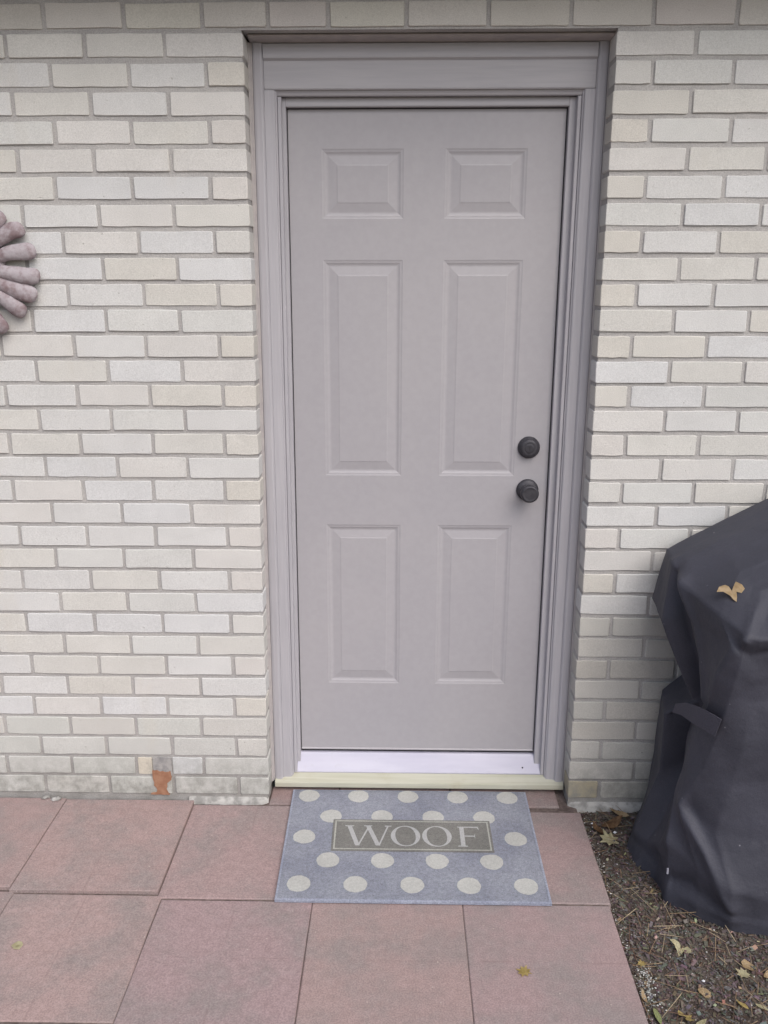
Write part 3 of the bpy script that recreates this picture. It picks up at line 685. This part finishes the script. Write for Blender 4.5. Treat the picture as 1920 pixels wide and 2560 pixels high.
for a, c in enumerate(cols):
    for b, p in enumerate(c):
        t = b / (nr - 1)
        du = cols[min(a + 1, len(cols) - 1)][b] - cols[max(a - 1, 0)][b]; dv_ = c[min(b + 1, nr - 1)] - c[max(b - 1, 0)]
        nn = du.cross(dv_)
        nn = nn.normalized() if nn.length > 1e-9 else Vector((0, -1, 0))
        out = Vector((p.x - 1.7, (p.y + .25) * 1.6, .3))
        if nn.dot(out) < 0: nn = -nn
        w = .004 * noise.noise(Vector((p.x * 7, p.y * 7, p.z * 5))) + .0022 * noise.noise(Vector((p.x * 22 + p.z * 9, p.y * 22, p.z * 7 + 4))) * min(1, t * 3)
        w += .003 * abs(noise.noise(Vector((p.x * 10 - p.z * 12, p.y * 12 + p.z * 6, 11))))
        if p.y < -.10:
            for h, wd, P in FOLDS:
                d = min(segd(p, P[k], P[k + 1]) for k in range(len(P) - 1))
                if d < wd * 2.5: w += h * math.exp(-(d / wd) ** 1.35)
        if b >= nr - 5: w += .003
        q = p + nn * w
        if b == nr - 1: q.z = soil_h(q.x, q.y) + .001
        if q.y > -.018: q.y = -.018
        V.append(q - GO)
for a in range(len(cols) - 1):
    for b in range(nr - 1): i = a * nr + b; F.append((i, i + 1, i + nr + 1, i + nr))
top = [a * nr for a in range(len(cols))]                 # hood crown
ci = len(V); V.append(Vector((1.78, -.22, 1.085)) - GO)
mid0 = len(V)
for a in top: V.append(V[a] * .55 + V[ci] * .45 + Vector((0, 0, .03)))
for q in range(len(top)):
    r2 = (q + 1) % len(top); F.append((top[q], top[r2], mid0 + r2, mid0 + q)); F.append((mid0 + q, mid0 + r2, ci))
cv = mesh_obj('cover_cloth', V, F, M_COVER, grill, smooth=True)
# strap
SP = [Vector(p) for p in [(1.137, -.262, .452), (1.142, -.320, .480), (1.148, -.390, .500), (1.158, -.445, .512), (1.171, -.486, .516)]]
V, F = [], []; N = 20
for i in range(N + 1):
    p = card(SP, i / N * 4, .45); wv = Vector((.004, -.004, .0250)) * (0.55 + .45 * min(1, i / N * 2)); nn = Vector((-.75, -.66, 0)) * .0022
    V += [p - wv - GO, p + wv - GO, p + wv + nn - GO, p - wv + nn - GO]
for i in range(N):
    for q in range(4): a, b = i * 4 + q, i * 4 + (q + 1) % 4; F.append((a, b, b + 4, a + 4))
F += [(0, 1, 2, 3), (N * 4, N * 4 + 1, N * 4 + 2, N * 4 + 3)]
mesh_obj('strap', V, F, M_STRAP, grill)
V, F = box_geo(-.0022, .0022, -.002, .002, -.008, .008); o = mesh_obj('care_tag', [(a - .495, b - .141, c + .108) for a, b, c in V], F, M_TAG, grill)

# ------------------------------------------------------------------ sun ornament on the wall
SO = Vector((-.783, -.004, 1.603)); sunp = empty('sun_ornament', SO)
tag(sunp, 'weathered purple brown clay sun plaque hanging on brick wall', 'ornament')
V, F = lathe([(.125, -.0), (.125, .014), (.118, .022), (.105, .027), (.080, .034), (.045, .040), (.015, .042)], 48)
mesh_obj('sun_disc', V, F, M_CLAYSUN, sunp, smooth=True)
angs = [(44, .190), (26.6, .211), (9.3, .218), (-8, .222), (-21.5, .222), (-38, .214), (-58, .209)]
angs += [(a, random.uniform(.205, .222)) for a in [61 + 17.2 * i for i in range(14)]]
for a, L in angs:
    V, F = [], []; ns, nc = 16, 14; rr = random.Random(int(a * 10)); bend = rr.uniform(-.006, .006); wf = .0228 * rr.uniform(.92, 1.06)
    for i in range(ns + 1):
        t = i / ns; rad = .085 + (L - .085) * (1 - (1 - t) ** 1.3)
        wd = wf * (.62 + .38 * math.sin(min(1, t * 1.15) * math.pi * .5)) * (1 if t < .72 else math.sqrt(max(0, 1 - ((t - .72) / .28) ** 2)))
        wd = max(wd, .0004); dp = .0135 * (1 if t < .72 else math.sqrt(max(0.001, 1 - ((t - .72) / .28) ** 2)))
        yc = -.014 - .006 * math.sin(t * math.pi)
        for k in range(nc):
            b = 2 * math.pi * k / nc
            V.append((rad, yc + dp * math.cos(b), wd * math.sin(b) + bend * math.sin(t * 3.1) + (.0028 * noise.noise(Vector((t * 4, math.cos(b) * .9, a))) + .0016 * noise.noise(Vector((t * 11, math.sin(b) * 2, a + 5)))) * min(1, (1 - t) * 6)))
    for i in range(ns):
        for k in range(nc): p, q = i * nc + k, i * nc + (k + 1) % nc; F.append((p, q, q + nc, p + nc))
    F.append(tuple(range(ns * nc, ns * nc + nc)))
    o = mesh_obj('petal', V, F, M_CLAYSUN, sunp, smooth=True); o.rotation_euler = (0, -R(a), 0)

# ------------------------------------------------------------------ fallen leaves
OUT = {
 'maple': [(0, -1), (.10, -.55), (.55, -.62), (.42, -.25), (.98, -.05), (.55, .12), (.62, .55), (.22, .42), (.02, 1.0), (-.20, .45), (-.60, .58), (-.52, .15), (-1.0, .0), (-.45, -.22), (-.52, -.60), (-.10, -.52)],
 'oval': [(0, -1), (.22, -.7), (.36, -.25), (.36, .2), (.22, .65), (0, 1), (-.22, .65), (-.36, .2), (-.36, -.25), (-.22, -.7)],
 'chip': [(-.5, -.7), (.2, -.9), (.75, -.3), (.6, .4), (.1, .85), (-.55, .7), (-.85, .1)],
 'twin': [(.05, -1), (.25, -.55), (.35, -.1), (.75, -.25), (1.1, .05), (.95, .42), (.55, .75), (.25, .35), (.05, -.05), (-.1, .45), (-.35, .62), (-.85, .55), (-1.25, .08), (-.7, .05), (-.25, -.35), (-.12, -.75)],
}
def leaf(x, y, z, size, shape, mm, label, rz=0, tilt=(0, 0), curl=.35, group=None):
    P = [Vector((a * size, b * size, 0)) for a, b in OUT[shape]]
    bm = bmesh.new()
    n = len(P); c = bm.verts.new((0, 0, 0)); rings = []
    for f in (.5, 1.0): rings.append([bm.verts.new(p * f) for p in P])
    for i in range(n):
        bm.faces.new((c, rings[0][i], rings[0][(i + 1) % n])); bm.faces.new((rings[0][i], rings[1][i], rings[1][(i + 1) % n], rings[0][(i + 1) % n]))
    sd0 = random.uniform(0, 90)
    for v in bm.verts:
        d = v.co.length / size; v.co.z = curl * size * (d ** 2 * (.35 + .5 * math.sin(math.atan2(v.co.y, v.co.x) * 2 + sd0)) + .4 * noise.noise(v.co * 60 + Vector((sd0, 0, 0)))) + .0005
    zmin = min(v.co.z for v in bm.verts)
    for v in bm.verts: v.co.z -= zmin * .8
    bmesh.ops.solidify(bm, geom=bm.faces[:], thickness=.0005)
    o = bm_obj('leaf', bm, M_LEAF[mm]); o.location = (x, y, z); o.rotation_euler = (tilt[0], tilt[1], rz)
    tag(o, label, 'leaf', group or 'fallen leaves'); return o
def sl(x, y, dz=.004): return soil_h(x, y) + dz
leaf(1.207, -.385, .829, .030, 'twin', 'tan', 'curled tan two-lobed leaf lying on top of the black grill cover', .1, (.75, -.1), .22)
leaf(-.5387, -.6229, -.0215, .017, 'chip', 'pale', 'small pale leaf lying on a paver at the left', .4)
leaf(.697, -.6825, -.0215, .021, 'maple', 'yellow', 'small yellow lobed leaf lying on the paver in front of the doormat', 1.2, curl=.2)
leaf(1.020, -.150, sl(1.02, -.15, .008), .036, 'maple', 'pale', 'large pale star-shaped leaf on soil near the wall corner', .5, (.25, .1), .25)
leaf(1.045, -.078, sl(1.045, -.078, .010), .040, 'oval', 'brown', 'long brown leaf on soil right under the wall', -1.1, (.2, .2), .5)
leaf(1.075, -.030, sl(1.075, -.03, .010), .032, 'oval', 'tan', 'tan leaf wedged between soil and brick wall', 1.3, (.3, 0), .4)
leaf(1.000, -.100, sl(1.0, -.1, .008), .034, 'oval', 'brown', 'brown leaf beside the large star-shaped leaf', .4, (.1, .3), .5)
leaf(1.097, -.583, sl(1.097, -.583, .008), .024, 'twin', 'pale', 'pale cream folded leaf alone on dark soil in front of the grill', -.5, (.2, .2), .4)
leaf(1.248, -.632, sl(1.248, -.632, .007), .022, 'chip', 'tan', 'light tan leaf nearest to the grill hem', .5, (.1, .2))
leaf(1.222, -.662, sl(1.222, -.662, .007), .021, 'maple', 'pale', 'pale ragged leaf beside the light tan leaf', .9, (.1, .1))
leaf(.990, -.632, sl(.99, -.632, .007), .014, 'maple', 'yellow', 'tiny yellow leaf at the paver edge', .2)
leaf(.984, -.785, sl(.984, -.785, .008), .022, 'oval', 'green', 'pale green narrow leaf at the paver edge', .15, (.1, .3), .3)
leaf(.967, -.735, sl(.967, -.735, .010), .016, 'oval', 'tan', 'small tan leaf lying along the paver edge', .1, (.1, .2), .3)
leaf(1.048, -.792, sl(1.048, -.792, .008), .020, 'twin', 'yellow', 'yellow forked leaf at the bottom of the picture', 2.2, (.2, .2))
leaf(1.072, -.812, sl(1.072, -.812, .008), .019, 'oval', 'pale', 'pale narrow leaf beside the yellow forked leaf', -1.0, (.2, .1), .3)
leaf(1.185, -.752, sl(1.185, -.752, .008), .017, 'oval', 'yellow', 'yellow narrow leaf in the right part of soil', .7, (.1, .2))
leaf(1.232, -.760, sl(1.232, -.760, .008), .019, 'oval', 'pale', 'pale narrow leaf in the bottom right corner', 1.0, (.1, .2), .3)
leaf(1.110, -.722, sl(1.11, -.722, .007), .018, 'chip', 'tan', 'rounded tan leaf in the middle of soil', .4, (.1, .1))
leaf(1.290, -.655, sl(1.29, -.655, .008), .026, 'oval', 'tan', 'long tan leaf at the right edge of the picture', -1.0, (.2, .2))
# chips of old mortar where pavers meet the wall
for (x, y, s, lab) in ((-.710, -.010, .012, 'peach coloured mortar chip against the wall, left of two'), (-.676, -.020, .014, 'peach coloured mortar chip at a paver joint, right of two')):
    bm = bmesh.new(); bmesh.ops.create_icosphere(bm, subdivisions=1, radius=s)
    for v in bm.verts: v.co = Vector((v.co.x * 1.3, v.co.y * .7, v.co.z * .5)) * random.uniform(.75, 1.15)
    o = bm_obj('mortar_chip', bm, M_LEAF['tan'] if False else M_WASH.m); o.location = (x, y, -.006); o.rotation_euler = (0, 0, random.uniform(-.5, .5)); tag(o, lab, 'mortar chip', 'mortar chips')

# ------------------------------------------------------------------ mulch, needles, grit (uncountable litter)
def litter(name, label, items):
    V, F, C = [], [], []
    for v, f, c in items:
        n0 = len(V); V += v; F += [tuple(i + n0 for i in q) for q in f]; C += [c] * len(v)
    me = bpy.data.meshes.new(name); me.from_pydata(V, [], F); me.update()
    ca = me.color_attributes.new('Col', 'FLOAT_COLOR', 'POINT'); ca.data.foreach_set('color', [q for c in C for q in (*c, 1.0)])
    me.materials.append(M_LITTER); o = link(bpy.data.objects.new(name, me)); tag(o, label, None, None, 'stuff'); return o
rr = random.Random(21)
def spot():
    if rr.random() < .86: return rr.uniform(.955, 1.42), rr.uniform(-.90, -.012)
    return rr.uniform(.955, 2.3), rr.uniform(-1.6, -.01)
def flake(x, y, z, l, w, t, c):
    M = Matrix.Translation((x, y, z)) @ Matrix.Rotation(rr.uniform(0, 6.283), 4, 'Z') @ Matrix.Rotation(rr.gauss(0, .35), 4, 'X') @ Matrix.Rotation(rr.gauss(0, .3), 4, 'Y')
    P = [(-l, -w * rr.uniform(.3, 1), 0), (l * rr.uniform(.6, 1), -w, 0), (l, w * rr.uniform(.3, 1), 0), (-l * rr.uniform(.6, 1), w, 0)]
    v = [tuple(M @ Vector(p)) for p in P] + [tuple(M @ Vector((p[0] * .9, p[1] * .9, t))) for p in P]
    return v, [(4, 5, 6, 7), (0, 1, 5, 4), (1, 2, 6, 5), (2, 3, 7, 6), (3, 0, 4, 7)], c
MUL = [(.095, .078, .068), (.12, .095, .082), (.14, .118, .105), (.075, .062, .056), (.155, .135, .122), (.11, .072, .058), (.18, .165, .152), (.06, .052, .05), (.125, .10, .09), (.20, .19, .18)]
items = []
for _ in range(13000):
    x, y = spot(); l = rr.choice((.002, .003, .003, .004, .005, .008)) * rr.uniform(.7, 1.3)
    items.append(flake(x, y, soil_h(x, y) + rr.uniform(-.001, .005), l, l * rr.uniform(.25, .6), .0015, tuple((q * .6 + g_ * .4) * rr.uniform(.8, 1.15) for q, g_ in zip(rr.choice(MUL), (.115, .097, .087)))))
litter('mulch', 'dark brown wood mulch crumbs covering the soil bed', items)
items = []
for _ in range(380):
    x, y = spot(); L = rr.uniform(.015, .05); w = rr.uniform(.0005, .0009)
    items.append(flake(x, y, soil_h(x, y) + rr.uniform(.003, .009), L, w, w * 1.2, rr.choice(((.22, .15, .10), (.30, .22, .14), (.15, .09, .065), (.36, .29, .2)))))
litter('dry_needles', 'thin dry needles and straw scattered over the mulch', items)
items = []
for _ in range(90):
    x, y = spot(); l = rr.uniform(.003, .008)
    items.append(flake(x, y, soil_h(x, y) + rr.uniform(.003, .008), l, l * rr.uniform(.4, .8), .0006, tuple(q * rr.uniform(.75, 1.1) for q in rr.choice(((.34, .27, .17), (.38, .32, .22), (.24, .16, .10), (.28, .24, .20))))))
litter('leaf_crumbs', 'pale crumbled leaf bits among the mulch', items)
def pebble(x, y, z, r, c):
    v = [(x + r * rr.uniform(.7, 1.2), y, z), (x - r * rr.uniform(.7, 1.2), y, z), (x, y + r * rr.uniform(.7, 1.2), z), (x, y - r * rr.uniform(.7, 1.2), z), (x + rr.uniform(-.3, .3) * r, y, z + r * .8), (x, y, z - r * .8)]
    return v, [(0, 2, 4), (2, 1, 4), (1, 3, 4), (3, 0, 4), (2, 0, 5), (1, 2, 5), (3, 1, 5), (0, 3, 5)], c
items = []
for _ in range(420):
    x, y = spot(); items.append(pebble(x, y, soil_h(x, y) + .003, rr.uniform(.0012, .0034), rr.choice(((.5, .49, .47), (.35, .34, .33), (.24, .235, .235), (.30, .28, .26)))))
for _ in range(260):                                        # pale grit lodged along the paver edge and in one heap
    y = rr.uniform(-.88, -.05); x = .958 + abs(rr.gauss(0, .008)); items.append(pebble(x, y, -.030 + rr.uniform(-.012, .006), rr.uniform(.001, .0028), rr.choice(((.46, .45, .43), (.25, .24, .23), (.15, .14, .13), (.12, .11, .1)))))
for _ in range(170):
    x, y = rr.gauss(.985, .012), rr.gauss(-.70, .03); items.append(pebble(x, y, soil_h(x, y) + rr.uniform(.002, .008), rr.uniform(.0012, .003), rr.choice(((.40, .42, .40), (.50, .5, .48), (.3, .31, .3)))))
for x, y, r in ((1.0451, -.1141, .006), (1.1198, -.687, .0048), (.987, -.072, .004)): items.append(pebble(x, y, soil_h(x, y) + .010, r, (.72, .72, .75)))
litter('grit', 'small white and grey pebbles among mulch and paver edge', items)
